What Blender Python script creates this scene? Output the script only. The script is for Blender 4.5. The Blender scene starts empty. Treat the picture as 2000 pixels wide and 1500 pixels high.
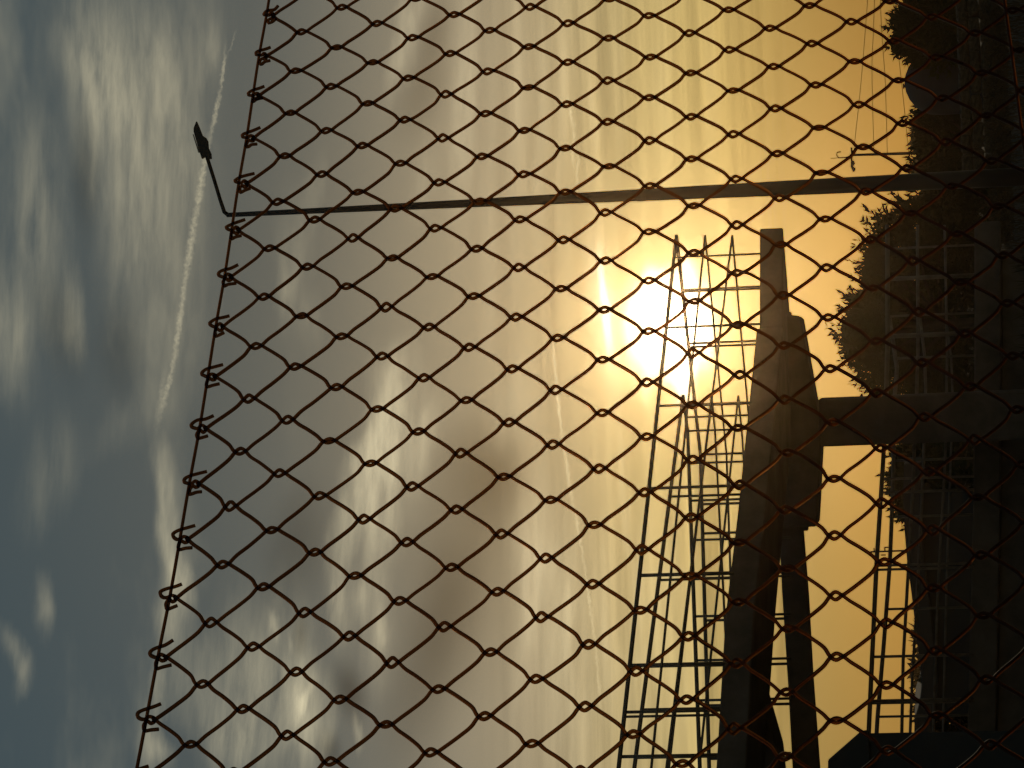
import bpy, bmesh, math, random
from mathutils import Vector, Matrix
R = math.radians
random.seed(7)
C = bpy.context.scene.collection
sc = bpy.context.scene

# ------------------------------------------------------------------ camera
FPX = 5400.0                       # focal length in photo pixels (2000 px wide picture)
PITCH, ROLL, EYE = R(8.53), R(2.2), 1.6
Fw = Vector((0, math.cos(PITCH), math.sin(PITCH)))
U0 = Vector((0, -math.sin(PITCH), math.cos(PITCH)))
X0 = Vector((1, 0, 0))
Rt = X0 * math.cos(ROLL) - U0 * math.sin(ROLL)      # right of the upright view
Up = U0 * math.cos(ROLL) + X0 * math.sin(ROLL)
EYEV = Vector((0, 0, EYE))
cam_d = bpy.data.cameras.new('camera'); cam = bpy.data.objects.new('camera', cam_d); C.objects.link(cam)
m = Matrix((-Up, Rt, -Fw)).transposed().to_4x4()    # the phone is held sideways: the world's up is the picture's left
m.translation = EYEV
cam.matrix_world = m
cam_d.sensor_fit = 'HORIZONTAL'; cam_d.sensor_width = 36.0; cam_d.lens = 36.0 * FPX / 2000.0
cam_d.clip_start = 0.05; cam_d.clip_end = 5000
sc.camera = cam

def ray(x, y):
    return Fw + Rt * ((750 - y) / FPX) + Up * ((1000 - x) / FPX)
def P(x, y, Y):
    d = ray(x, y)
    return EYEV + d * (Y / d.y)
def azel(x, y):
    d = ray(x, y).normalized()
    return math.degrees(math.atan2(d.x, d.y)), math.degrees(math.asin(d.z))

# ------------------------------------------------------------------ sun, sky
SUN = ray(1300, 632).normalized()
S_EL = math.asin(SUN.z); S_AZ = math.atan2(SUN.x, SUN.y)
sl = bpy.data.lights.new('sun', 'SUN'); so = bpy.data.objects.new('sun', sl); C.objects.link(so)
sl.energy = 4.5; sl.angle = R(0.53); sl.color = (1.0, 0.80, 0.52)
so.rotation_euler = SUN.to_track_quat('Z', 'Y').to_euler()
so.location = (0, -4, 30)

sc.view_settings.view_transform = 'Standard'; sc.view_settings.look = 'None'
sc.view_settings.exposure = -3.32; sc.view_settings.gamma = 1.0; sc.view_settings.use_curve_mapping = False

world = bpy.data.worlds.new('World'); sc.world = world; world.use_nodes = True
wt = world.node_tree; wt.nodes.clear(); WL = wt.links

world.cycles.sampling_method = 'MANUAL'; world.cycles.sample_map_resolution = 512
class E:
    """tiny expression helper: every operation is one Math node of the world"""
    def __init__(s, sock): s.s = sock
    def _b(a, b, op, c=None):
        n = wt.nodes.new('ShaderNodeMath'); n.operation = op
        for i, v in enumerate((a, b, c)):
            if v is None: continue
            if isinstance(v, E): WL.new(v.s, n.inputs[i])
            else: n.inputs[i].default_value = v
        return E(n.outputs[0])
    def __add__(a, b): return E._b(a, b, 'ADD')
    __radd__ = __add__
    def __sub__(a, b): return E._b(a, b, 'SUBTRACT')
    def __rsub__(a, b): return E._b(b, a, 'SUBTRACT')
    def __mul__(a, b): return E._b(a, b, 'MULTIPLY')
    __rmul__ = __mul__
    def __truediv__(a, b): return E._b(a, b, 'DIVIDE')
    def pw(a, b): return E._b(a, b, 'POWER')
    def mn(a, b): return E._b(a, b, 'MINIMUM')
    def mx(a, b): return E._b(a, b, 'MAXIMUM')
    def exp(a): return E._b(a, None, 'EXPONENT')
    def sat(a): return a.mx(0.0).mn(1.0)
def vnode(op, a, b=None, scale=None):
    n = wt.nodes.new('ShaderNodeVectorMath'); n.operation = op
    for i, v in enumerate((a, b)):
        if v is None: continue
        if hasattr(v, 'links') or isinstance(v, bpy.types.NodeSocket): WL.new(v, n.inputs[i])
        else: n.inputs[i].default_value = v
    if scale is not None:
        if isinstance(scale, E): WL.new(scale.s, n.inputs['Scale'])
        else: n.inputs['Scale'].default_value = scale
    return n.outputs['Value'] if op in ('LENGTH', 'DOT_PRODUCT') else n.outputs[0]
def comb(x, y, z=0.0):
    n = wt.nodes.new('ShaderNodeCombineXYZ')
    for i, v in enumerate((x, y, z)):
        if isinstance(v, E): WL.new(v.s, n.inputs[i])
        else: n.inputs[i].default_value = v
    return n.outputs[0]
def noise(vec, scale, detail=4, rough=0.55, color=False):
    n = wt.nodes.new('ShaderNodeTexNoise'); n.inputs['Scale'].default_value = scale
    n.inputs['Detail'].default_value = detail; n.inputs['Roughness'].default_value = rough
    WL.new(vec, n.inputs['Vector'])
    return n.outputs['Color'] if color else E(n.outputs[0])
def smooth(e, a, b, lo=0.0, hi=1.0):
    n = wt.nodes.new('ShaderNodeMapRange'); n.interpolation_type = 'SMOOTHSTEP'
    WL.new(e.s if isinstance(e, E) else e, n.inputs[0])
    for i, v in zip((1, 2, 3, 4), (a, b, lo, hi)): n.inputs[i].default_value = v
    return E(n.outputs[0])
def mapping(vec, loc, rot, scale):
    n = wt.nodes.new('ShaderNodeMapping'); n.vector_type = 'TEXTURE'
    WL.new(vec, n.inputs[0]); n.inputs[1].default_value = (*loc, 0)
    n.inputs[2].default_value = (0, 0, rot); n.inputs[3].default_value = (*scale, 1e7)   # z only carries the running sum along
    return n.outputs[0]

tc = wt.nodes.new('ShaderNodeTexCoord')
sep = wt.nodes.new('ShaderNodeSeparateXYZ'); WL.new(tc.outputs['Generated'], sep.inputs[0])
dx, dy, dz = (E(sep.outputs[i]) for i in range(3))
DEG = 57.29578
AZ = E._b(dx, dy, 'ARCTAN2') * DEG
EL = E._b(dz.mx(-1.0).mn(1.0), None, 'ARCSINE') * DEG
ANG = E._b(E(vnode('DOT_PRODUCT', tc.outputs['Generated'], tuple(SUN))).mn(0.999999), None, 'ARCCOSINE') * DEG
chart = comb(AZ, EL)                                  # azimuth and elevation in degrees
PXD = math.degrees(1 / FPX)                           # degrees per photo pixel

#SKY_BEGIN
def rgb_sum(terms):
    acc = None
    for e, col in terms:
        if e is None: v = comb(*col)
        else: v = vnode('SCALE', comb(*col), scale=e)
        acc = v if acc is None else vnode('ADD', acc, v)
    return acc
def addv(a, b): return vnode('ADD', a, b)
# wind-drawn noise: longer along the horizon than up the sky
drawn = comb(AZ * 0.27, EL + AZ * 0.06)
w1 = vnode('SUBTRACT', noise(drawn, 0.9, 3, .55, True), (.5, .5, .5))
w2 = vnode('SUBTRACT', noise(drawn, 5.0, 4, .6, True), (.5, .5, .5))
soft = addv(chart, addv(vnode('MULTIPLY', w1, (1.5, .55, 0)), vnode('MULTIPLY', w2, (.5, .2, 0))))
fine = addv(chart, vnode('MULTIPLY', vnode('SUBTRACT', noise(chart, 9.0, 4, .65, True), (.5, .5, .5)), (.16, .16, 0)))
def streaks(rows, vec, power=None):
    """sum of soft elongated patches given by their two ends (photo points), half width and strength"""
    acc = None
    sp_ = wt.nodes.new('ShaderNodeSeparateXYZ'); WL.new(vec, sp_.inputs[0]); sx, sy = E(sp_.outputs[0]), E(sp_.outputs[1])
    for x0, y0, x1, y1, w, amp in rows:
        a0, e0 = azel(x0, y0); a1, e1 = azel(x1, y1)
        L = math.hypot(a1 - a0, e1 - e0); ang = math.atan2(e1 - e0, a1 - a0)
        v = mapping(comb(sx, sy, 0.0 if acc is None else acc), ((a0 + a1) / 2, (e0 + e1) / 2), ang, (L * .72 + w * PXD, w * PXD * 1.7))
        t = smooth(vnode('LENGTH', v), 0, 1, amp, 0)
        acc = t if acc is None else acc + t
    return acc
CIRRUS = [
    (170,40,215,260,55,0.378), (200,120,285,440,70,0.319), (300,20,315,220,35,0.235), (300,180,360,480,70,0.269), (270,360,235,560,45,0.235), (60,250,95,520,45,0.252),
    (330,480,335,720,70,0.252), (230,-40,300,420,120,0.218), (60,300,40,760,70,0.185), (250,-30,255,120,50,0.168), (400,-20,360,230,60,0.168), (140,520,150,690,22,0.336),
    (25,560,20,760,40,0.252), (430,40,400,160,22,0.2), (370,250,370,420,40,0.134), (120,0,110,150,50,0.101), (130,830,60,1010,40,0.17), (78,1120,88,1240,18,0.32),
    (0,1230,45,1320,20,0.28), (50,1290,30,1360,16,0.25), (200,860,330,780,40,0.12), (318,880,338,1010,20,0.5), (330,1000,345,1130,22,0.62), (350,1080,360,1180,18,0.45),
    (335,1150,330,1260,20,0.38), (318,1280,312,1390,14,0.5), (290,1390,290,1500,24,0.4), (310,1430,330,1500,20,0.35), (350,1180,400,1420,45,0.3), (820,0,790,60,25,0.36),
    (800,40,770,180,20,0.38), (915,0,905,330,18,0.25), (620,300,600,420,20,0.2), (580,380,570,560,30,0.25), (560,520,555,640,18,0.3), (600,580,610,680,20,0.2),
    (850,280,820,420,25,0.2), (780,680,755,800,40,0.5), (750,800,700,980,40,0.6), (720,840,690,900,20,0.3), (690,980,650,1100,25,0.6), (720,900,740,1100,40,0.42),
    (650,1120,640,1220,14,0.5), (698,1140,700,1200,12,0.4), (745,1195,748,1260,12,0.32), (522,1180,530,1240,8,0.4), (555,1230,562,1270,5,0.3), (605,1330,570,1400,8,0.45),
    (695,1400,705,1460,10,0.45), (520,1250,560,1500,75,0.34), (590,1330,600,1500,40,0.28), (450,1400,470,1520,40,0.34), (1010,700,1000,900,40,0.2), (1180,1000,1200,1500,14,0.24),
    (1205,850,1230,1100,10,0.28), (1245,1000,1235,1500,10,0.2), (1150,150,1165,330,8,0.25), (1060,1050,1050,1300,30,0.2), (480,1190,455,1500,60,0.34), (565,1180,600,1450,46,0.3),
    (655,1090,662,1250,26,0.4), (715,1100,745,1300,36,0.34), (785,750,760,1000,56,0.34), (845,790,800,900,34,0.28), (1290,-60,1300,420,20,0.14), (1380,-60,1390,420,14,0.1),
    (1440,900,1450,1500,30,0.1), (905,-60,900,500,22,0.22), (960,0,950,700,14,0.14), (1010,-60,1005,600,18,0.2), (1062,0,1052,560,12,0.2), (1100,-40,1095,400,10,0.16),
    (1205,-60,1215,420,14,0.14), (1095,900,1120,1500,30,0.2), (1020,1000,1010,1500,20,0.16), (765,830,730,1050,48,0.34), (1045,840,1035,1250,26,0.28), (1105,1050,1120,1500,70,0.3),
    (1290,1080,1290,1500,70,0.32)]
TRAILS = [(440, 97, 430, 190, 2.61, 0.48), (430, 170, 410, 280, 3.92, 0.5), (406, 270, 384, 420, 5.55, 0.53), (386, 390, 358, 570, 5.88, 0.55), (362, 550, 338, 720, 4.91, 0.5), (340, 700, 318, 800, 3.92, 0.4), (322, 730, 306, 840, 5.88, 0.22), (462, 58, 443, 112, 1.63, 0.2), (447, 450, 428, 640, 0.98, 0.11), (1110, 190, 1118, 250, 3.3, 0.6), (1122, 240, 1120, 330, 3.3, 0.5), (1130, 290, 1125, 380, 2.64, 0.4), (1078, 650, 1090, 790, 2.64, 0.55), (1085, 740, 1100, 870, 3.3, 0.6), (1100, 860, 1118, 990, 3.3, 0.55), (1120, 980, 1140, 1100, 2.64, 0.5), (1140, 1090, 1160, 1240, 2.64, 0.45), (1160, 1230, 1175, 1400, 2.64, 0.3)]
SHADE = [
    (865,0,838,110,24,.26), (850,100,800,250,38,.26), (585,1200,580,1270,14,.3), (672,1310,690,1390,30,.45), (632,1440,650,1500,20,.35), (600,980,560,1150,55,.26),
    (955,850,935,960,80,.28), (925,930,870,1180,95,.3), (1000,870,960,1040,48,.16), (870,1150,800,1460,66,.34),
    (930,1080,900,1330,80,.16), (230,600,240,760,40,.2), (165,240,170,440,26,.25), (1690,-250,1700,330,110,.2), (100,560,140,720,40,.2)]
shade_v = addv(chart, vnode('MULTIPLY', w1, (.6, .3, 0)))
BLAZE = [
    (1306,585,1314,688,60,4.6), (1358,600,1360,665,26,2.0), (1290,560,1335,650,36,1.6), (1340,500,1344,590,16,1.2), (1338,680,1336,790,19,1.5), (1228,560,1240,740,14,.5),
    (1172,505,1190,690,8,1.0), (1166,480,1200,750,26,.25), (1270,520,1268,580,10,.6), (1376,540,1384,720,12,.7), (1265,690,1262,780,10,.5)]
blaze_v = addv(chart, vnode('MULTIPLY', w2, (.22, .12, 0)))
wisp = noise(addv(comb(AZ * .15, EL + AZ * .07), vnode('SCALE', w1, scale=.32)), 2.4, 7, .6)
far_c = smooth(noise(comb(AZ * .09, EL * .3), 1.0, 5, .6), .48, .78, 0, .35) * smooth(EL, 12, 16) + 0.0
band = noise(comb(AZ * .07, EL * 1.9 + AZ * .03), 1.0, 6, .62) - .5
band2 = noise(addv(comb(AZ * .22, EL * 5.0), vnode("SCALE", w1, scale=1.1)), 1.0, 4, .6) - .5
zone = smooth(EL, 2.0, 3.6) * smooth(EL, 10.0, 6.5)
g1 = (ANG * (-1 / .8)).exp(); g2 = (ANG * (-1 / 2.0)).exp(); g3 = (ANG * (-1 / 8.0)).exp()
def bell(c, w): return (((EL - c) / w) * ((EL - c) / w) * -1.0).exp()
veil = rgb_sum([(None, (.006, .008, .003)), (smooth(EL, 1.5, 11.5), (.008, .036, .062)), (g1, (0, .3, .22)), (g3, (.05, .035, 0)),
                (bell(5, 2.2), (.262, .205, .066)), (bell(8.5, 3), (.180, .136, .076)), (bell(1.2, 2.2), (.05, .042, .016))])
KN = 1 / (.10 * .05)                                   # picture units -> radiance under the Background strength below
nish = wt.nodes.new('ShaderNodeTexSky'); nish.sky_type = 'NISHITA'; nish.sun_disc = False
nish.sun_elevation = S_EL; nish.sun_rotation = S_AZ
base = vnode('SCALE', addv(nish.outputs[0], vnode('SCALE', veil, scale=KN)), scale=(band * 1.5 + band2 * .5) * zone + 1.0)
puff = (noise(chart, 11, 4, .62) * 2.6 - .45).mx(.15)
wispy = (wisp * 2.7 - 0.6).mx(0.03)
def background(color):
    b = wt.nodes.new('ShaderNodeBackground'); WL.new(color, b.inputs[0]); b.inputs[1].default_value = 0.05
    return b.outputs[0]
def pick(mask, a, b):
    n = wt.nodes.new('ShaderNodeMixShader'); WL.new(mask.s, n.inputs[0]); WL.new(a, n.inputs[1]); WL.new(b, n.inputs[2])
    return n.outputs[0]
def inside(rows, el0, el1, az0, az1):
    """only the patches that reach into this piece of sky (a saving of work, the sum is the same)"""
    keep = []
    for r in rows:
        a0, e0 = azel(r[0], r[1]); a1, e1 = azel(r[2], r[3]); w = r[4] * PXD * 1.7
        L = math.hypot(a1 - a0, e1 - e0)
        if max(e0, e1) + w + .45 < el0 or min(e0, e1) - w - .45 > el1: continue
        if max(a0, a1) + .22 * L + w + .9 < az0 or min(a0, a1) - .22 * L - w - .9 > az1: continue
        keep.append(r)
    return keep
def piece(el0, el1, az0, az1):
    c = far_c
    rows = inside(CIRRUS, el0, el1, az0, az1)
    if rows: c = c + streaks(rows, soft) * wispy
    rows = inside(TRAILS, el0, el1, az0, az1)
    if rows: c = c + streaks(rows, fine) * puff
    col = base
    rows = inside(SHADE, el0, el1, az0, az1)
    if rows:
        sh = streaks(rows, shade_v); col = vnode('MULTIPLY', base, comb(1.0 - sh * .95, 1.0 - sh, 1.0 - sh * 1.05))
    terms = [(c, (.36, .31, .19)), (c * g2, (.5, .42, .25))]
    rows = inside(BLAZE, el0, el1, az0, az1)
    if rows: terms.append((streaks(rows, blaze_v), (1.0, .90, .68)))
    return background(addv(col, vnode('SCALE', rgb_sum(terms), scale=KN)))
def gt(a, v): return E._b(a, v, 'GREATER_THAN')
els = [-90] + sorted(azel(x, 750)[1] for x in (1230, 800, 400)) + [90]
azs = [-180] + sorted(azel(1000, y)[0] for y in (760,)) + [180]
tree_ = None
for i in range(len(els) - 1):
    row = None
    for j in range(len(azs) - 1):
        s_ = piece(els[i], els[i + 1], azs[j], azs[j + 1])
        row = s_ if row is None else pick(gt(AZ, azs[j]), row, s_)
    tree_ = row if tree_ is None else pick(gt(EL, els[i]), tree_, row)
plain = piece(60, 61, 100, 101)
far_mask = gt(E._b(AZ, None, 'ABSOLUTE').mx(E._b(EL - 8.0, None, 'ABSOLUTE')), 14.0)
wo = wt.nodes.new('ShaderNodeOutputWorld'); WL.new(pick(far_mask, tree_, plain), wo.inputs[0])

# ------------------------------------------------------------------ materials
def mat(name, base, rough=0.8, metal=0.0, var=None, scale=8.0, detail=6, bump=0.0, spec=0.3):
    mt = bpy.data.materials.new(name); mt.use_nodes = True
    nt = mt.node_tree; b = nt.nodes['Principled BSDF']
    b.inputs['Base Color'].default_value = (*base, 1); b.inputs['Roughness'].default_value = rough
    b.inputs['Metallic'].default_value = metal; b.inputs['Specular IOR Level'].default_value = spec
    if var:
        t = nt.nodes.new('ShaderNodeTexCoord')
        n = nt.nodes.new('ShaderNodeTexNoise'); n.inputs['Scale'].default_value = scale; n.inputs['Detail'].default_value = detail
        n.inputs['Roughness'].default_value = 0.65
        nt.links.new(t.outputs['Object'], n.inputs['Vector'])
        r = nt.nodes.new('ShaderNodeValToRGB')
        r.color_ramp.elements[0].position = 0.32; r.color_ramp.elements[1].position = 0.68
        r.color_ramp.elements[0].color = (*base, 1); r.color_ramp.elements[1].color = (*var, 1)
        nt.links.new(n.outputs[0], r.inputs[0]); nt.links.new(r.outputs[0], b.inputs['Base Color'])
        if bump:
            bm_ = nt.nodes.new('ShaderNodeBump'); bm_.inputs['Strength'].default_value = bump
            bm_.inputs['Distance'].default_value = 0.02
            nt.links.new(n.outputs[0], bm_.inputs['Height']); nt.links.new(bm_.outputs[0], b.inputs['Normal'])
    return mt
M_wire = mat('rusty_wire', (0.055, 0.022, 0.012), 0.7, 0.4, (0.030, 0.012, 0.007), 60, 4, spec=.12)
def glare_mix(mt):
    """lens glare put into the wire material: brown refraction lets sky behind glow through"""
    nt = mt.node_tree; b = nt.nodes['Principled BSDF']; out_ = nt.nodes['Material Output']
    rf = nt.nodes.new('ShaderNodeBsdfRefraction'); rf.inputs['IOR'].default_value = 1.03
    rf.inputs['Roughness'].default_value = 0.06; rf.inputs['Color'].default_value = (.82, .47, .22, 1)
    ge = nt.nodes.new('ShaderNodeNewGeometry'); mr = nt.nodes.new('ShaderNodeMapRange')
    mr.inputs[3].default_value = 0.115; mr.inputs[4].default_value = 1.0
    nt.links.new(ge.outputs['Backfacing'], mr.inputs[0])
    mx = nt.nodes.new('ShaderNodeMixShader'); nt.links.new(mr.outputs[0], mx.inputs[0])
    nt.links.new(b.outputs[0], mx.inputs[1]); nt.links.new(rf.outputs[0], mx.inputs[2]); nt.links.new(mx.outputs[0], out_.inputs[0])
glare_mix(M_wire)  # see-through glow added to the opaque wire, imitating glare
M_gal = mat('weathered_steel', (0.10, 0.09, 0.075), 0.5, 0.5, (0.17, 0.14, 0.11), 6, 4)
M_rail = mat('painted_rail', (0.09, 0.09, 0.075), 0.5, 0.2, (0.15, 0.13, 0.10), 5, 5)
M_raillow = mat('pale_rail', (0.20, 0.17, 0.14), 0.55, 0.1, (0.09, 0.075, 0.06), 5, 5)  # lower rails: paler base with darker mottling
M_conc = mat('stained_concrete', (0.12, 0.10, 0.08), 0.9, 0, (0.055, 0.047, 0.037), 1.6, 9, 0.4)
M_lampm = mat('grey_lamp_metal', (0.035, 0.035, 0.035), 0.45, 0.4)
M_lens = mat('lamp_lens', (0.5, 0.5, 0.47), 0.25)
M_bark = mat('bark', (0.06, 0.045, 0.03), 0.95, 0, (0.035, 0.026, 0.018), 14, 6, 0.6)
M_leaf = mat('leaf', (0.028, 0.036, 0.013), 0.85, 0, (0.042, 0.044, 0.017), 3, 3, spec=.1)
M_leafd = mat('dark_leaf', (0.02, 0.03, 0.012), 0.85, 0, (0.035, 0.036, 0.016), 2, 3, spec=.1)
M_dry = mat('dry_leaf', (0.075, 0.048, 0.02), 0.85, 0, (0.03, 0.026, 0.012), 3, 3)
M_ground = mat('ground_soil', (0.022, 0.02, 0.012), 1.0, 0, (0.04, 0.03, 0.018), 0.8, 9, 0.5)
M_stone = mat('wall_stone', (0.10, 0.075, 0.045), 0.95, 0, (0.03, 0.025, 0.015), 5, 6, 0.5)
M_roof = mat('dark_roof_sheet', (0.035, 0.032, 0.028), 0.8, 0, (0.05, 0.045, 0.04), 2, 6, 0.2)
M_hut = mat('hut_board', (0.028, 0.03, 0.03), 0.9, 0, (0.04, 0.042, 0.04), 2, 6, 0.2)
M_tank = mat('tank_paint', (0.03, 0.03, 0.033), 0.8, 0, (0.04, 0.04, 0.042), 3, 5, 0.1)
M_black = mat('cable_rubber', (0.03, 0.03, 0.03), 0.7)
M_wood = mat('pole_wood', (0.07, 0.055, 0.04), 0.9, 0, (0.04, 0.03, 0.02), 10, 5, 0.4)

# ------------------------------------------------------------------ object helpers
def link(name, me, parent=None, mt=None):
    o = bpy.data.objects.new(name, me); C.objects.link(o)
    if mt: me.materials.append(mt)
    if parent: o.parent = parent; o.matrix_parent_inverse = Matrix.Translation(-parent.location)
    return o
def tag(o, label, cat, group=None):
    o['label'] = label; o['category'] = cat
    if group: o['group'] = group
    return o
def thing(name, loc, label, cat, group=None):
    o = bpy.data.objects.new(name, None); C.objects.link(o); o.location = loc
    o.empty_display_size = 0.2
    return tag(o, label, cat, group)
def smooth_me(me):
    for p in me.polygons: p.use_smooth = True
    return me
def tube_data(pts, radii, n=8, V=None, F=None):
    """one swept tube through the points"""
    V = [] if V is None else V; F = [] if F is None else F
    pts = [Vector(p) for p in pts]; base = len(V); prev = None
    for i, p in enumerate(pts):
        t = (pts[min(i + 1, len(pts) - 1)] - pts[max(i - 1, 0)]).normalized()
        if prev is None:
            a = Vector((0, 1, 0)) if abs(t.y) < 0.9 else Vector((1, 0, 0))
        else: a = prev
        a = (a - t * a.dot(t)).normalized(); prev = a; b = t.cross(a)
        r = radii[i] if isinstance(radii, (list, tuple)) else radii
        for k in range(n):
            w = 2 * math.pi * k / n
            V.append(p + a * (r * math.cos(w)) + b * (r * math.sin(w)))
    for i in range(len(pts) - 1):
        for k in range(n):
            F.append((base + i * n + k, base + i * n + (k + 1) % n, base + (i + 1) * n + (k + 1) % n, base + (i + 1) * n + k))
    F.append(tuple(base + k for k in range(n))[::-1])
    F.append(tuple(base + (len(pts) - 1) * n + k for k in range(n)))
    return V, F
def mesh(name, V, F, sm=False):
    me = bpy.data.meshes.new(name); me.from_pydata([tuple(v) for v in V], [], F); me.update()
    if sm: smooth_me(me)
    return me
def tube(name, pts, radii, mt, parent=None, n=8):
    V, F = tube_data(pts, radii, n)
    return link(name, mesh(name, V, F, True), parent, mt)
def prism(name, top, dz, mt, parent=None, bevel=0.02):
    """slab: a polygon of top points pushed down by dz, edges slightly rounded"""
    bm = bmesh.new()
    a = [bm.verts.new(p) for p in top]; b = [bm.verts.new(Vector(p) - Vector((0, 0, dz))) for p in top]
    bm.faces.new(a); bm.faces.new(b[::-1])
    for i in range(len(a)):
        j = (i + 1) % len(a); bm.faces.new((a[i], b[i], b[j], a[j]))
    bmesh.ops.recalc_face_normals(bm, faces=bm.faces)
    if bevel: bmesh.ops.bevel(bm, geom=bm.edges[:], offset=bevel, segments=1, affect='EDGES')
    me = bpy.data.meshes.new(name); bm.to_mesh(me); bm.free()
    return link(name, me, parent, mt)
def extrude(name, prof, vec, mt, parent=None, bevel=0.02):
    """profile polygon pushed along a vector"""
    bm = bmesh.new()
    a = [bm.verts.new(p) for p in prof]; b = [bm.verts.new(Vector(p) + Vector(vec)) for p in prof]
    bm.faces.new(a); bm.faces.new(b[::-1])
    for i in range(len(a)):
        j = (i + 1) % len(a); bm.faces.new((a[i], b[i], b[j], a[j]))
    bmesh.ops.recalc_face_normals(bm, faces=bm.faces)
    if bevel: bmesh.ops.bevel(bm, geom=bm.edges[:], offset=bevel, segments=1, affect='EDGES')
    me = bpy.data.meshes.new(name); bm.to_mesh(me); bm.free()
    return link(name, me, parent, mt)

# ------------------------------------------------------------------ setting
def ground():
    V, F = [], []; n = 60; S = 330
    for j in range(n + 1):
        for i in range(n + 1):
            fx = (i / n * 2 - 1); fy = (j / n * 2 - 1)
            x = S * fx * abs(fx); y = S * fy * abs(fy) + 40
            d = math.hypot(x, y)
            z = 0.10 * math.sin(x * .21 + 1) * math.sin(y * .17) * min(1, max(0, (d - 8) / 15))
            V.append((x, y, z - (0.1 if d > 8 else 0)))
    for j in range(n):
        for i in range(n):
            a = j * (n + 1) + i; F.append((a, a + 1, a + n + 2, a + n + 1))
    o = link('ground', mesh('ground', V, F, True), None, M_ground); o['kind'] = 'structure'
ground()

# ------------------------------------------------------------------ chain link fence
HM = [[-25.2005907, 91.0454154, 1071.9900419], [92.6376895, -8.4854195, 981.4150052], [-0.0180082, -0.0004144, 1.0]]
CW = [[-0.022, -3.181], [4.318, -2.586], [7.997, 10.949], [-6.869, 0.778], [-9.733, 5.272], [-3.431, 3.848],
      [-2.728, -0.595], [-33.564, -15.254], [-8.555, 9.681], [-10.847, -21.11]]
def lat_px(s, t):
    """mesh lattice (s along the fence, t down the fence) -> photo pixel, with the sag of the old mesh"""
    x, y, w = (r[0] * s + r[1] * t + r[2] for r in HM)
    x /= w; y /= w
    a = max(-12, min(5, s)) / 10; b = max(-8, min(8.5, t)) / 8; k = 0
    for i in range(4):
        for j in range(4 - i):
            f = a ** i * b ** j; x += CW[k][0] * f; y += CW[k][1] * f; k += 1
    return x, y
# the fence plane, from the mesh size (50 mm mesh, 71 mm high diamonds)
def _camv(c):
    return (-Up) * c[0] - Rt * c[1] + Fw * c[2]
cols = []
for k in range(3):
    cx, cy, cw = HM[0][k], HM[1][k], HM[2][k]
    cols.append(_camv(((cx - 1000 * cw) / FPX, (cy - 750 * cw) / FPX, cw)))
SC = 0.0353 / cols[1].length
F_a, F_b, F_o = cols[0] * SC, cols[1] * SC, EYEV + cols[2] * SC
F_n = F_a.cross(F_b).normalized()
if F_n.dot(Fw) > 0: F_n = -F_n                      # towards the camera
def fpt(px, off=0.0):
    d = ray(*px)
    return EYEV + d * ((F_o - EYEV).dot(F_n) / d.dot(F_n)) + F_n * off
WR = 0.00152
fence = thing('chain_link_fence', (F_o.x, F_o.y, 0), 'rusty brown chain link fence close in front, its knuckled top edge along a thin wire', 'fence')
T_END = 53
jit = {}
def knot(s, t):
    k = (round(s * 2), round(t))
    if k not in jit:
        rr = random.Random(k[0] * 977 + k[1] * 31)
        jit[k] = (rr.gauss(0, 1.3), rr.gauss(0, 1.3), min(1.45, max(0.62, rr.gauss(1, .22))))
    return jit[k]
def wire_px(s, t):
    x, y = lat_px(s, t)
    t0 = math.floor(t); f = t - t0
    def near(tt):
        ss = round(s - (tt % 2) / 2) + (tt % 2) / 2
        return knot(ss, tt)
    j0, j1 = near(t0), near(t0 + 1)
    return x + j0[0] * (1 - f) + j1[0] * f, y + j0[1] * (1 - f) + j1[1] * f
def catmull(c, n):
    out_ = []
    for i in range(len(c) - 1):
        p0, p1, p2, p3 = c[max(i - 1, 0)], c[i], c[i + 1], c[min(i + 2, len(c) - 1)]
        for k in range(n):
            u = k / n
            out_.append(tuple(0.5 * (2 * b + (c_ - a) * u + (2 * a - 5 * b + 4 * c_ - d) * u * u + (3 * b - a - 3 * c_ + d) * u ** 3)
                              for a, b, c_, d in zip(p0, p1, p2, p3)))
    out_.append(c[-1]); return out_
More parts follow.
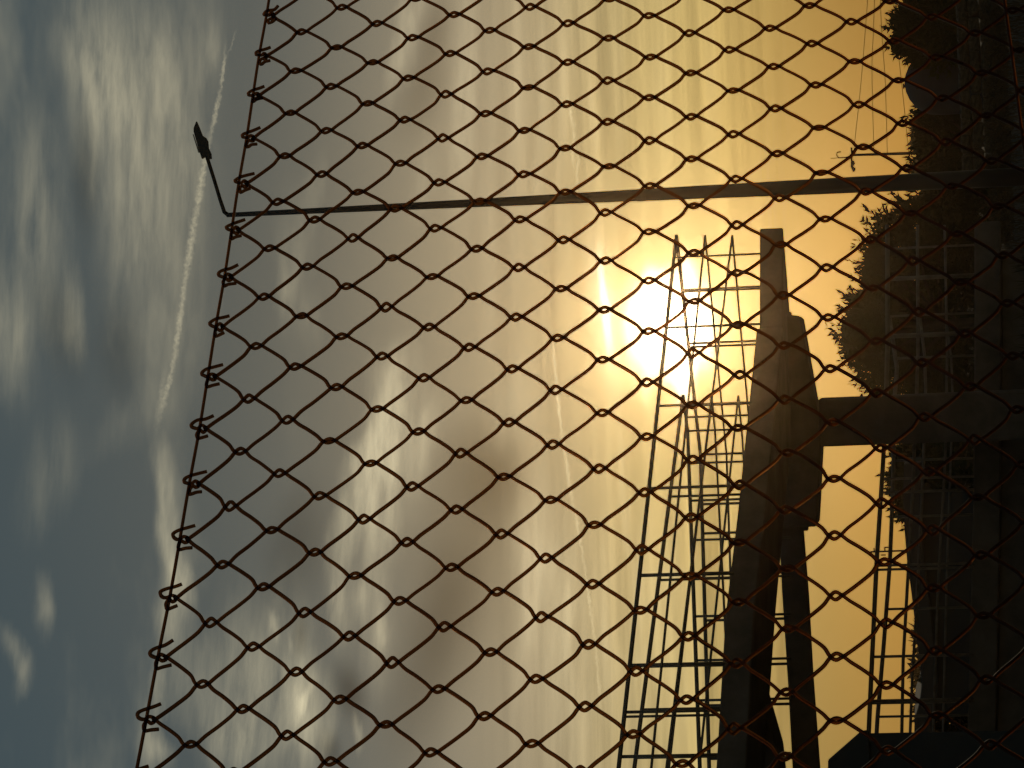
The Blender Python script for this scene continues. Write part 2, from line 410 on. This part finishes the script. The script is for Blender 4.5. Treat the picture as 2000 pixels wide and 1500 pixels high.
for mi in range(-28, 15):
    sl_, sr_ = mi / 2, (mi + 1) / 2
    rr = random.Random(mi + 500)
    ctrl = []                                        # (s, t, depth)
    apex_left = (mi % 2 == 0)                        # even wires have their left bend on even rows
    for t in range(-8, T_END):
        left = ((t % 2 == 0) == apex_left)
        e0 = 0.053 * knot(sl_ if left else sr_, t)[2]
        sb = sl_ - e0 if left else sr_ + e0
        nxt_r = left                                 # going right next
        q0, q1 = (sl_, sr_) if left else (sr_, sl_)
        sg = 1 if left else -1
        dd = (1.12 * WR) * sg
        bow = rr.gauss(0, .015)
        if t > -8: ctrl.append((sb, t, 0.0))
        ctrl.append((q0 + sg * 0.004, t + 0.125, dd * .8))
        ctrl.append((q0 + (q1 - q0) * .235 + bow, t + 0.30, dd))
        ctrl.append((q0 + (q1 - q0) * .50 + bow, t + 0.54, dd))
        ctrl.append((q0 + (q1 - q0) * .775 + bow, t + 0.76, dd))
        ctrl.append((q1 - sg * 0.004, t + 0.875, dd * .8))
    pts = [fpt(wire_px(s, t), d) for s, t, d in catmull(ctrl, 4)]
    # the knuckled end at the top: a hook over the top wire, or a short stub under it
    sA = sl_ if apex_left else sr_
    ax, ay = wire_px(sA, -8)
    g = (abs(lat_px(sA + .5, -8)[1] - lat_px(sA - .5, -8)[1])) / 105.0 * 1.04
    rj = random.Random(mi * 7 + 3); rh = [rj.gauss(0, 1.3) for _ in range(12)]
    if not apex_left:                                # wire from the lower side of the picture: long open hook
        end = [(-2, -1), (-9, -2), (-15, 2), (-22, 1), (-28.5, -5), (-28, -14), (-19, -21), (-5, -25), (10 + 2 * rh[0], -29 + rh[1])]
        dep = [1.2, 1.6, 1.4, 1.0, 0, -1.2, -2.0, -2.2, -1.6]
    else:
        end = [(-2, 0), (-9, 2.5), (-15, -1.5), (-20, 4), (-19.5, 12), (-16, 17), (-7, 17.5), (6 + 2 * rh[0], 16.5 + rh[1])]
        dep = [-1.2, -1.4, -1.8, -2.0, -1.9, -0.5, 1.0, 1.8]
        if mi in (-28, -27, -18): end = [(a, b * .6) for a, b in end]
    end = [(ax + 15 + a * g + .5 * rh[i % 12], ay + b * g + .5 * rh[(i + 3) % 12], d * WR) for i, ((a, b), d) in enumerate(zip(end, dep))]
    endp = [fpt((a, b), d) for a, b, d in catmull(end[::-1], 4)]
    V, F = tube_data(endp + pts, WR, 6)
    link('wire', mesh('wire', V, F, True), fence, M_wire)
# top tension wire, a middle one low in the picture, posts outside the frame
def tension(pxs, r, off):
    pts = [fpt(p, off) for p in catmull(pxs, 6)]
    tube('tension_wire', pts, r, M_wire, fence, 6)
top = []
for s in range(-14, 8):
    x, y = lat_px(s, -8); top.append((x - 2 + .8 * math.sin(s * 2.1), y))
tension(top, 0.0013, 0.0)
tension([(1940, -160), (1963, 20), (1978, 130), (1992, 240), (2008, 360), (2026, 520), (2050, 800), (2080, 1200), (2100, 1700)], 0.0016, 0.004)
for s in (-14.2, 7.4):
    x, y = lat_px(s, -8.6); p = fpt((x, y), -0.03)
    z = Vector((p.x, p.y, 0)) - F_b.normalized().cross(Vector((0, 1, 0))) * 0
    tube('fence_post', [Vector((p.x, p.y, -0.1)), p, p + Vector((0, 0, .012)), p + Vector((0, 0, .02))], [.024, .024, .02, .006], M_gal, fence, 12)

# ------------------------------------------------------------------ street lamp
LD = 36.0
b0 = P(2000, 345, LD); t0 = P(443, 420, LD)
ax = (t0 - b0).normalized(); foot = b0 - ax * ((b0.z + 0.1) / ax.z)
lamp = thing('street_lamp', (foot.x, foot.y, 0), 'tall slim street lamp with a thin slanting arm and flat head above the fence', 'street lamp')
L = (t0 - foot).length
def lerp(a, b, f): return a + (b - a) * f
px2m = LD / FPX
tube('pole', [lerp(foot, t0, f) for f in (0, .1, .3, .5, .7, .85, 1)],
     [px2m * w for w in (18.8, 17.4, 15, 11.8, 8.2, 6.3, 4.6)], M_lampm, lamp, 16)
cpt = P(1253, 381, LD)
tube('collar', [cpt - ax * .07, cpt - ax * .06, cpt + ax * .06, cpt + ax * .07], [px2m * w for w in (9, 12.3, 12.3, 9)], M_lampm, lamp, 16)
arm_end = P(404, 306, LD - .5)
tube('arm', [t0 - ax * .02, P(438, 414, LD), P(430, 390, LD - .1), P(418, 350, LD - .3), arm_end], [px2m * w for w in (4.4, 4.1, 3.8, 3.7, 3.7)], M_lampm, lamp, 10)
prof = [(383, 237), (387, 246), (394, 264), (401, 269), (405, 276), (406, 289), (411, 300), (412, 310), (406, 311), (400, 306), (394, 310), (388, 292), (378, 257), (378, 250)]
extrude('lamp_head', [P(x, y, LD - .62) for x, y in prof], (0, .06, 0), M_lampm, lamp, 0)
lens = [(377, 262), (376.2, 262.4), (387, 298), (388.6, 298)]
extrude('lens', [P(x, y, LD - .61) for x, y in lens], (0, .04, 0), M_lens, lamp, 0)

# ------------------------------------------------------------------ concrete switchback ramp
def Dn(y): return 43 - 6.1 * (y - 460) / 1020              # near (upper) leg, outer side
def Din(y): return 44 - 5.0 * (y - 772) / 708              # near leg, inner side
def De(y): return 43 + 3.0 * (y - 460) / 430               # end edge of the landing
def Df(y): return 46 - 4.0 * (y - 890) / 590               # far leg, outer side
def Dfi(y): return 44.6 - 4.2 * (y - 840) / 640            # far leg, inner side
cpos = P(1900, 825, 43.3)
ramp = thing('footbridge_ramp', (cpos.x, cpos.y, 0), 'concrete switchback footbridge ramp with triple metal handrails on a T shaped pier', 'footbridge')
def rail(pts, r, mt=M_rail):
    tube('rail', pts, r, mt, ramp, 8)
def PL(pl, Dfun):                                          # polyline of photo points on a depth function
    return [P(x, y, Dfun(y)) for x, y in pl]
RT, RM = 0.031, 0.019
# outer rails: near leg | tip | end edge | far leg
for r, near, end, far in (
    (RT, (1205, 1530), (1368, 888), (1386, 1530)),
    (RM, (1269, 1530), (1419, 888), (1440, 1530)),
    (RM, (1298, 1530), (1469, 888), (1490, 1530))):
    tipx = {1205: 1321, 1269: 1377, 1298: 1430}[near[0]]
    rail([P(near[0], near[1], Dn(near[1])), P(tipx, 460, 43)], r)
    rail([P(tipx + .3, 460, 43), P(end[0], end[1], 46)], r)
    rail([P(end[0], end[1], 46), P(far[0], far[1], Df(far[1]))], r)
# inner rails
for r, near, tipx, u, far in (
    (RT, (1235, 1530), 1334, (1343, 842), (1368, 1530)),
    (RM, (1303, 1530), 1390, (1397, 850), (1432, 1530)),
    (RM, (1362, 1530), 1442, (1450, 858), (1488, 1530))):
    rail([P(near[0], near[1], Din(near[1])), P(tipx, 773, 44)], r)
    rail([P(tipx + .3, 773, 44), P(u[0], u[1], 44.6)], r)
    rail([P(u[0], u[1], 44.6), P(far[0], far[1], Dfi(far[1]))], r)
def post(x0, y0, D, x1, r=0.024, mt=M_rail):
    a = P(x0, y0, D)
    zb = P(x1, y0, D).z
    tube('rail_post', [a, Vector((a.x, a.y, zb))], r, mt, ramp, 8)
def ontop(a, b, y): return a[0] + (b[0] - a[0]) * (y - a[1]) / (b[1] - a[1])
for y, r in ((503, .018), (640, .02), (793, .022), (954, .024), (1124, .026), (1300, .028), (1391, .022), (1400, .018), (1478, .024)):
    xt = ontop((1321, 460), (1205, 1530), y)
    post(xt, y, Dn(y), 1486 if y < 650 else 1480 - (y - 650) * .098, r)
for y in (793, 970, 1133, 1302, 1386, 1480):
    xt = ontop((1334, 773), (1235, 1530), y)
    post(xt, y, Din(y), 1490 - (y - 640) * .07, .02)
for y, r in ((568, .034), (671, .02), (678, .02), (888, .022)):
    post(ontop((1321, 460), (1368, 888), y), y, De(y), 1520, r)
for y in (950, 985, 1042, 1122, 1212, 1300, 1378, 1482):
    post(ontop((1368, 888), (1386, 1530), y), y, Df(y), 1545, .022)
for y in (815, 842, 905, 978, 1055, 1130, 1204, 1290, 1368, 1474):
    post(ontop((1343, 842), (1368, 1530), y), y, Dfi(y), 1545, .02)
# decks
T0 = P(1484, 445, 43); T1 = P(1484, 445, 43)
e = (P(1368, 888, 46) - P(1321, 460, 43)); e.z = 0; e.normalize()
near_o = [P(1478, 640, Dn(640)), P(1441, 1000, Dn(1000)), P(1417, 1200, Dn(1200)), P(1399, 1500, Dn(1500)), P(1390, 1640, Dn(1640))]
near_o[-1].z = near_o[-2].z + .12
zA = T0.z
land = [T0, Vector((near_o[0].x, near_o[0].y, zA)), Vector((near_o[0].x, near_o[0].y, zA)) + e * 4.5, T0 + e * 4.5]
for p in land: p.z = zA
prism('deck_slab', land, 0.36, M_conc, ramp)
near_i = [p + e * 2.15 for p in near_o]
for a, b in zip(near_i, near_o): a.z = b.z
prism('deck_slab', near_o + near_i[::-1], 0.40, M_conc, ramp)
far_i = [P(1520, 1000, Dfi(1000)), P(1527, 1150, Dfi(1150)), P(1540, 1350, Dfi(1350)), P(1549, 1520, Dfi(1520)), P(1555, 1700, Dfi(1700))]
far_o = [p + e * 1.9 for p in far_i]
for a, b in zip(far_o, far_i): a.z = b.z
prism('deck_slab', far_i + far_o[::-1], 0.38, M_conc, ramp)
# T pier: hammerhead cap and column
capD = 43.2
cap = [(1520, 612), (1563, 617), (1591, 775), (1596, 800), (1604, 860), (1597, 1000), (1595, 1029), (1563, 1030), (1500, 1036), (1478, 900), (1490, 700)]
extrude('pier_cap', [P(x, y, capD) for x, y in cap], (0, 1.3, 0), M_conc, ramp, .03)
extrude('cap_bracket', [P(x, y, capD + .1) for x, y in ((1560, 1026), (1560, 1037), (1578, 1037), (1578, 1026))], (0, .3, 0), M_conc, ramp, .01)
extrude('cap_bracket', [P(x, y, capD + .1) for x, y in ((1530, 609), (1545, 609), (1545, 622), (1530, 622))], (0, .3, 0), M_conc, ramp, .01)
a, b = P(1598, 778, capD + .02), P(1598, 873, capD + .02); a2, b2 = P(1960, 763, capD + .02), P(1960, 860, capD + .02)
la = a + (a2 - a) * ((a.z + .15) / (a.z - a2.z)); lb = b + (b2 - b) * ((b.z + .15) / (b.z - b2.z))
extrude('pier_column', [a, la, lb, b], (0, .9, 0), M_conc, ramp, .03)
# second pier further along, mostly outside the frame
c2 = 39.6
cap2 = [(1440, 1366), (1493, 1370), (1522, 1472), (1531, 1560), (1535, 1700), (1500, 1850), (1420, 1860), (1412, 1600)]
extrude('pier_cap', [P(x, y, c2) for x, y in cap2], (0, 1.2, 0), M_conc, ramp, .03)
q = [P(1530, 1600, c2 + .05), P(1530, 1700, c2 + .05)]
extrude('pier_column', [q[0], Vector((q[0].x, q[0].y, -.15)), Vector((q[1].x, q[1].y, -.15)), q[1]], (0, .9, 0), M_conc, ramp, .03)
# lower landing and flights
LDp = 46.0
def Dl(y): return 45.5 - 3.2 * (y - 440) / 1000
def Dl2(y): return 46.8 - 3.2 * (y - 615) / 850
for x, xm, r in ((1733, None, .036), (1793, None, .026), (1845, None, .02)):
    if x == 1733: pl = [(1733, 440), (1734, 660), (1731, 770), (1725, 900), (1712, 1100), (1698, 1400), (1694, 1500)]
    elif x == 1793: pl = [(1792, 440), (1793, 690), (1789, 800), (1783, 950), (1773, 1130), (1764, 1290), (1760, 1500)]
    else: pl = [(1845, 440), (1850, 690), (1846, 900), (1832, 1150), (1820, 1500)]
    rail(PL(pl, Dl), r, M_raillow if x != 1733 else M_rail)
for pl, r in (([(1737, 620), (1752, 720), (1748, 770), (1743, 980), (1738, 1100), (1726, 1260), (1714, 1400), (1708, 1500)], .034),
              ([(1797, 622), (1806, 696), (1808, 760), (1802, 950), (1790, 1190), (1782, 1320), (1775, 1500)], .024),
              ([(1850, 640), (1858, 700), (1861, 780), (1850, 1100), (1840, 1500)], .018)):
    rail(PL(pl, Dl2), r, M_raillow)
for y, r, x0 in ((486, .018, 1733), (545, .034, 1734), (618, .018, 1734), (657, .036, 1733), (936, .02, 1724), (962, .022, 1723), (1105, .02, 1712), (1113, .02, 1712), (1283, .022, 1704), (1369, .022, 1700), (1374, .018, 1700)):
    post(x0, y, Dl(y), 1903, r, M_raillow)
for y in (700, 900, 1010, 1190, 1400):
    post(1752 - (y - 700) * .05, y, Dl2(y), 1903, .02, M_rail)
lo = [P(1903, 432, Dl(432)), P(1903, 700, Dl(700)), P(1900, 1000, Dl(1000)), P(1893, 1300, Dl(1300)), P(1885, 1600, Dl(1600))]
li = [p + e * 2.6 for p in lo]
for a, b in zip(li, lo): a.z = b.z
prism('deck_slab', lo + li[::-1], .42, M_conc, ramp)
lw = [p + e * .25 + Vector((0, 0, -.425)) for p in lo]; lw2 = [p + e * 2.3 for p in lw]
for a, b in zip(lw2, lw): a.z = b.z
lw[0] = lw[0] + (lw[1] - lw[0]).normalized() * .3; lw2[0] = lw2[0] + (lw2[1] - lw2[0]).normalized() * .3
prism('plinth_wall', lw + lw2[::-1], max(p.z for p in lw) + .25, M_conc, ramp)

# ------------------------------------------------------------------ trees and hedges
def leaf_mesh(name, clumps, n, ls, seed, sprigs=0, parent=None, mt=M_leaf, flat=0.75, up=0.35, kind=None):
    """a crown of separate pointed leaves spread through clumps (x, y, r in photo pixels, depth)"""
    rr = random.Random(seed); V, F = [], []
    tot = sum(c[2] ** 2 for c in clumps)
    def leaf(p, d, s):
        d = d.normalized()
        side = d.cross(Vector((rr.gauss(0, 1), rr.gauss(0, 1), rr.gauss(0, 1))))
        if side.length < 1e-4: return
        side = side.normalized() * (s * .17); nrm = d.cross(side).normalized() * (s * .06)
        b = len(V)
        V.extend((p, p + d * (s * .45) + side + nrm, p + d * s - nrm, p + d * (s * .45) - side + nrm))
        F.append((b, b + 1, b + 2, b + 3))
    for x, y, r, D in clumps:
        c = P(x, y, D); rad = r * D / FPX
        k = int(n * r * r / tot)
        for _ in range(k):
            v = Vector((rr.gauss(0, 1), rr.gauss(0, 1), rr.gauss(0, 1))).normalized()
            q = rr.random() ** .42
            p = c + Vector((v.x, v.y, v.z * flat)) * (rad * q)
            if p.z < 0.02: p.z = rr.random() * .3
            leaf(p, v + Vector((rr.gauss(0, .6), rr.gauss(0, .6), rr.gauss(up, .5))), ls * rr.uniform(.6, 1.35))
        for _ in range(int(sprigs * r / 40)):
            v = Vector((rr.gauss(0, 1), rr.gauss(0, .5), abs(rr.gauss(.3, .8)))).normalized()
            st = c + Vector((v.x, v.y, v.z * flat)) * (rad * .8)
            d = (v + Vector((rr.gauss(0, .4), rr.gauss(0, .4), rr.gauss(.5, .3)))).normalized()
            ln = rr.uniform(.25, .75) * rad + .12
            for k2 in range(int(6 + ln * 16)):
                p = st + d * (ln * rr.random())
                leaf(p, d * .8 + Vector((rr.gauss(0, .7), rr.gauss(0, .7), rr.gauss(.25, .6))), ls * rr.uniform(.6, 1.2))
    o = link(name, mesh(name, V, F), parent, mt)
    if kind: o['kind'] = kind
    return o
def tree(label, clumps, n, ls, seed, trunk_y, D, sprigs=8, mt=M_leaf, name='tree', cat='tree', group=None):
    b = P(1850, trunk_y, D); b.z = -0.1
    t = thing(name, (b.x, b.y, 0), label, cat, group)
    leaf_mesh('crown', clumps, n, ls, seed, sprigs, t, mt)
    rr = random.Random(seed + 9)
    topc = max((P(x, y, d) for x, y, r, d in clumps), key=lambda p: p.z)
    mid = b + (topc - b) * .45 + Vector((rr.gauss(0, .15), 0, 0)); mid.z = max(mid.z, .6)
    rt = .05 + .03 * topc.z
    V, F = tube_data([b, lerp(b, mid, .5) + Vector((.05, 0, 0)), mid, lerp(mid, topc, .6), lerp(mid, topc, .9)], [rt, rt * .8, rt * .65, rt * .35, rt * .12], 9)
    for x, y, r, d in clumps:
        c = P(x, y, d)
        if (c - mid).length > .5:
            s = lerp(b, mid, rr.uniform(.6, 1))
            tube_data([s, lerp(s, c, .5) + Vector((rr.gauss(0, .1), rr.gauss(0, .1), .12)), c], [rt * .4, rt * .25, rt * .08], 6, V, F)
    link('trunk', mesh('trunk', V, F, True), t, M_bark)
    return t
tree('broad ragged tree with its crown against the bright sky, behind the pale lower handrails',
     [(1790, 440, 50, 60), (1745, 470, 52, 60), (1735, 540, 62, 60), (1712, 600, 52, 59.5), (1690, 650, 50, 60), (1712, 700, 52, 60), (1760, 640, 75, 61),
      (1745, 745, 46, 60), (1800, 560, 80, 61), (1820, 690, 80, 61), (1830, 780, 70, 61), (1840, 450, 60, 61), (1680, 605, 30, 60), (1668, 672, 26, 60), (1712, 505, 26, 60)],
     23000, .17, 11, 640, 60, 15)
tree('ragged tree at the top edge of the photo, sprays of leaves over the sky',
     [(1835, 40, 60, 58), (1790, 25, 34, 58), (1768, 45, 26, 58), (1766, 80, 24, 57.8), (1795, 100, 26, 58), (1840, 110, 52, 58.6), (1830, -40, 60, 58.4), (1785, 70, 34, 58)],
     11000, .16, 12, 30, 58, 13)
tree('low bushy tree between the round tank and the lamp post',
     [(1830, 235, 42, 60), (1820, 275, 34, 60), (1835, 310, 46, 60), (1812, 215, 22, 60), (1806, 262, 16, 60), (1800, 290, 14, 60), (1850, 340, 45, 60.5), (1842, 395, 42, 60.5), (1870, 270, 50, 60.5)],
     10000, .15, 13, 280, 60, 9, M_leafd)
tree('thin leafy tree peeking over the lower handrail left of the pier column',
     [(1790, 905, 45, 56), (1762, 895, 20, 56), (1750, 930, 16, 56), (1758, 965, 18, 56), (1775, 985, 22, 56), (1800, 960, 42, 56), (1770, 1000, 14, 56), (1810, 1010, 36, 56)],
     7000, .15, 14, 940, 56, 12)
def hedge(label, clumps, n, ls, seed, mt, group):
    x, y, r, D = clumps[len(clumps) // 2]; b = P(x, y, D); b.z = 0
    t = thing('hedge', b, label, 'hedge', group)
    leaf_mesh('foliage', clumps, n, ls, seed, 4, t, mt)
    rr = random.Random(seed)
    for x, y, r, D in clumps:
        c = P(x, y, D)
        tube('stem', [(c.x, c.y, -.2), (c.x + rr.gauss(0, .1), c.y, c.z * .6), (c.x + rr.gauss(0, .2), c.y, c.z)], [.05, .035, .012], M_bark, t, 6)
hedge('dark hedge mass under the round tank near the top right corner of the photo',
      [(1855 + 8 * math.sin(i * 2.3), -120 + i * 46, 62, 62 + (i % 3)) for i in range(13)] + [(1905, 360, 50, 61), (1915, 420, 50, 61), (1895, 470, 50, 62)], 13000, .2, 21, M_leafd, None)
hedge('dark hedge behind the lower handrails and the broad tree',
      [(1862 + 8 * math.sin(i * 1.7), 480 + i * 55, 66, 64 + (i % 3)) for i in range(9)], 10000, .2, 22, M_leafd, None)
hedge('dark hedge under the low roof towards the bottom edge of the photo',
      [(1872 + 8 * math.sin(i * 1.9), 960 + i * 60, 60, 53 + (i % 3)) for i in range(12)], 12000, .18, 23, M_leafd, None)
hedge('dry brown undergrowth at the foot of the hedge in the top right corner',
      [(1965 + 10 * math.sin(i * 2.9), -60 + i * 38, 36, 49 + (i % 4) * .8) for i in range(14)], 6000, .13, 24, M_dry, None)
# ground cover
def groundcover():
    rr = random.Random(5); V, F = [], []
    for _ in range(26000):
        x = rr.uniform(-14, 14); y = rr.uniform(33, 58); h = rr.uniform(.05, .28) * rr.uniform(.4, 1.2)
        b = len(V); w = rr.uniform(.012, .03); a = rr.uniform(0, math.pi); lx, ly = rr.gauss(0, .08), rr.gauss(0, .08)
        V.extend(((x - w * math.cos(a), y - w * math.sin(a), -.2), (x + w * math.cos(a), y + w * math.sin(a), -.2), (x + lx, y + ly, h)))
        F.append((b, b + 1, b + 2))
    o = link('grass', mesh('grass', V, F), None, M_dry); o['kind'] = 'stuff'; tag(o, 'dry rough grass on the dark ground below the ramp', 'grass')
groundcover()

# ------------------------------------------------------------------ buildings behind, tank, hut
cx = P(1832, 160, 59)
tank = thing('domed_tank', (cx.x, cx.y, 0), 'smooth round topped dark tank rising between the top edge tree and the low bush', 'tank')
rad = 64 * 59 / FPX
V, F = [], []; n = 32
prof = [(0.02, rad), (rad * .25, rad * .968), (rad * .5, rad * .866), (rad * .71, rad * .704), (rad * .87, rad * .5), (rad * .97, rad * .25), (rad, 0), (rad, -cx.z - .1)]
for r_, z_ in prof:
    for k in range(n): V.append((cx.x + r_ * math.cos(2 * math.pi * k / n), cx.y + r_ * math.sin(2 * math.pi * k / n), cx.z + z_))
for i in range(len(prof) - 1):
    for k in range(n): F.append((i * n + k, i * n + (k + 1) % n, (i + 1) * n + (k + 1) % n, (i + 1) * n + k))
F.append(tuple(range(n)))
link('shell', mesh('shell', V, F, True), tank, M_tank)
vp = P(1768, 168, 59)
tube('vent_cap', [vp - Vector((0, 0, .06)), vp + Vector((0, 0, .02)), vp + Vector((0, 0, .022)), vp + Vector((0, 0, .05))], [.035, .035, .06, .055], M_tank, tank, 12)

rp = [(1766, 905), (1764, 960), (1766, 1030), (1772, 1100), (1779, 1150), (1785, 1200), (1790, 1250), (1797, 1300), (1800, 1340), (1796, 1372), (1786, 1405), (1784, 1520)]
D_R = 52.0
rb = P(1800, 1200, D_R)
house = thing('house', (rb.x, rb.y, 0), 'low dark building with a sagging roof line behind the lower handrails', 'building')
tp = [P(x, y, D_R) for x, y in rp]; bp = [Vector((p.x, p.y, p.z - .32)) for p in tp]
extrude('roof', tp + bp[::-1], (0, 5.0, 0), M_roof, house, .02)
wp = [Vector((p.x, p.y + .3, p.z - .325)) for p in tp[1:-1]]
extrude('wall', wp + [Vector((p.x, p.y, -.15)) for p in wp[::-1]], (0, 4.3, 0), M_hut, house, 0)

HD = 30.0
hb = P(1900, 1480, HD)
hut = thing('hut', (hb.x, hb.y, 0), 'small dark hut with a clipped sloping roof at the bottom edge of the photo', 'hut')
pr_ = [(1688, 1426), (1681, 1428), (1617, 1484), (1616, 1640), (1681, 1700), (1688, 1702)]
tp = [P(x, y, HD) for x, y in pr_]
lowz = P(1697, 1426, HD).z
prof = tp + [Vector((tp[-1].x, tp[-1].y, lowz)), Vector((tp[0].x, tp[0].y, lowz))]
hv = ray(1690, 1426); hv.z = 0; hv.normalize(); hv = Matrix.Rotation(R(4), 3, 'Z') @ hv * 3.2      # the hut is turned so that its side wall runs away from us
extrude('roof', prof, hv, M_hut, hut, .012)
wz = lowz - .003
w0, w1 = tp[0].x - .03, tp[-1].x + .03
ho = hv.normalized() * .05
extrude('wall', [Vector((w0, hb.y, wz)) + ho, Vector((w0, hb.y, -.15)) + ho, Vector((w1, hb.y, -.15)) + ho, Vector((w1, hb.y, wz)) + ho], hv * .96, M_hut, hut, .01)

# stone bank wall along the foot of the hedge
sw = thing('stone_wall', P(1960, 200, 52) * 1.0, 'low rough stone wall in the dark at the right edge of the photo', 'wall')
sw.location.z = 0
rr = random.Random(3)
stone_me = []
for k in range(6):
    bm = bmesh.new(); bmesh.ops.create_cube(bm, size=1)
    bmesh.ops.bevel(bm, geom=bm.edges[:], offset=.14, segments=1, affect='EDGES')
    for v in bm.verts: v.co += Vector((rr.gauss(0, .03), rr.gauss(0, .03), rr.gauss(0, .03)))
    me = bpy.data.meshes.new('stone'); bm.to_mesh(me); bm.free(); me.materials.append(M_stone); stone_me.append(me)
xl, xr = P(1950, 330, 51.5).x, P(1950, -120, 51.5).x
row_h = .21
nst = 0
for j in range(4):
    x = xl - rr.uniform(0, .3)
    while x < xr and nst < 290:
        w = rr.uniform(.28, .52)
        o = bpy.data.objects.new('stone', rr.choice(stone_me)); C.objects.link(o)
        o.location = (x + w / 2, 51.5 + rr.gauss(0, .02), -.02 + row_h * (j + .5)); o.scale = (w - .02, .38, row_h - .015)
        o.rotation_euler = (rr.gauss(0, .03), rr.gauss(0, .03), rr.gauss(0, .04))
        o.parent = sw; o.matrix_parent_inverse = Matrix.Translation(-sw.location)
        x += w; nst += 1

# ------------------------------------------------------------------ poles, wires, antenna
UD = 85.0
pt = P(1660, 303, UD); up_ = thing('utility_pole', (pt.x, pt.y, 0), 'thin distant utility pole with a bent bracket on its crossarm', 'utility pole')
tube('pole', [Vector((P(1790, 298, UD).x, UD, -.1)), P(1790, 299, UD), pt], [.07, .05, .038], M_wood, up_, 8)
tube('crossarm', [P(1663, 288, UD), P(1664, 303, UD), P(1663, 314, UD)], .035, M_wood, up_, 6)
tube('insulator', [P(1664, 314, UD), P(1666, 319, UD), P(1664, 325, UD), P(1668, 331, UD), P(1667, 336, UD)], [.05, .07, .045, .06, .02], M_black, up_, 8)
tube('bracket', [P(1661, 305, UD), P(1648, 308, UD), P(1638, 308, UD), P(1634, 303, UD), P(1635, 298, UD), P(1642, 296, UD)], .02, M_black, up_, 6)
tube('bracket', [P(1638, 308, UD), P(1630, 309, UD), P(1622, 309, UD)], .012, M_black, up_, 6)
for lab_, pl in (('uppermost of the thin power lines fanning past the top edge tree', [(1699, -60), (1690, 60), (1681, 168), (1668, 290)]),
                 ('second highest thin power line past the top edge tree', [(1710, -60), (1706, 60), (1703, 140), (1707, 300)]),
                 ('third thin power line down, just outside the leaves', [(1717, -60), (1722, 60), (1729, 160), (1733, 300)]),
                 ('lowest thin power line crossing the leaves of the top edge tree', [(1738, -60), (1750, 60), (1764, 190), (1775, 300)])):
    o = tube('power_line', [P(x, y, UD - 2) for x, y in catmull(pl, 5)], .009, M_black, None, 5)
    tag(o, lab_, 'power line', 'power lines by the distant pole')
AD = 66.0
at = P(1700, 1078, AD); an = thing('antenna', (at.x, at.y, 0), 'thin rooftop aerial with short cross rods behind the lower handrails', 'aerial')
tube('mast', [Vector((at.x + .03, at.y, -.1)), at], .024, M_black, an, 6)
for x, y0, y1 in ((1707, 1070, 1078), (1728, 1068, 1077), (1721, 1084, 1084.6), (1733, 1069, 1069.6)):
    tube('rod', [P(x, y0, AD), P(x + .5, y1, AD)], .018, M_black, an, 6)
for xa, xb, y in ((1721, 1730, 1084), (1728, 1735, 1069)):
    tube('rod', [P(xa, y, AD), P(xb, y, AD)], .018, M_black, an, 6)

# far wood along the horizon
leaf_mesh('distant_trees', [(1822 + 10 * math.sin(i * 1.3), -300 + i * 70, 30, 190) for i in range(34)], 9000, .9, 77, 0, None, M_leafd, .8, .3, 'stuff')
bpy.data.objects['distant_trees']['label'] = 'far low wood along the horizon behind everything'
bpy.data.objects['distant_trees']['category'] = 'wood'

# ------------------------------------------------------------------ haze, added to imitate lens glare
def haze(dens, g):
    bm = bmesh.new(); bmesh.ops.create_cube(bm, size=1)
    me = bpy.data.meshes.new('haze'); bm.to_mesh(me); bm.free()
    o = link('haze', me); o.scale = (700, 700, 15.2); o.location = (0, 40, 15.2 / 2 - 1.4)
    mt = bpy.data.materials.new('glare_haze'); mt.use_nodes = True; nt = mt.node_tree; nt.nodes.clear()
    v = nt.nodes.new('ShaderNodeVolumePrincipled'); v.inputs['Density'].default_value = dens
    v.inputs['Anisotropy'].default_value = g; v.inputs['Color'].default_value = (.97, .68, .38, 1)
    oo = nt.nodes.new('ShaderNodeOutputMaterial'); nt.links.new(v.outputs[0], oo.inputs['Volume'])
    me.materials.append(mt); o['kind'] = 'stuff'
    tag(o, 'thin golden haze added to imitate lens glare around the sun', 'haze')
haze(1.9e-4, .977)
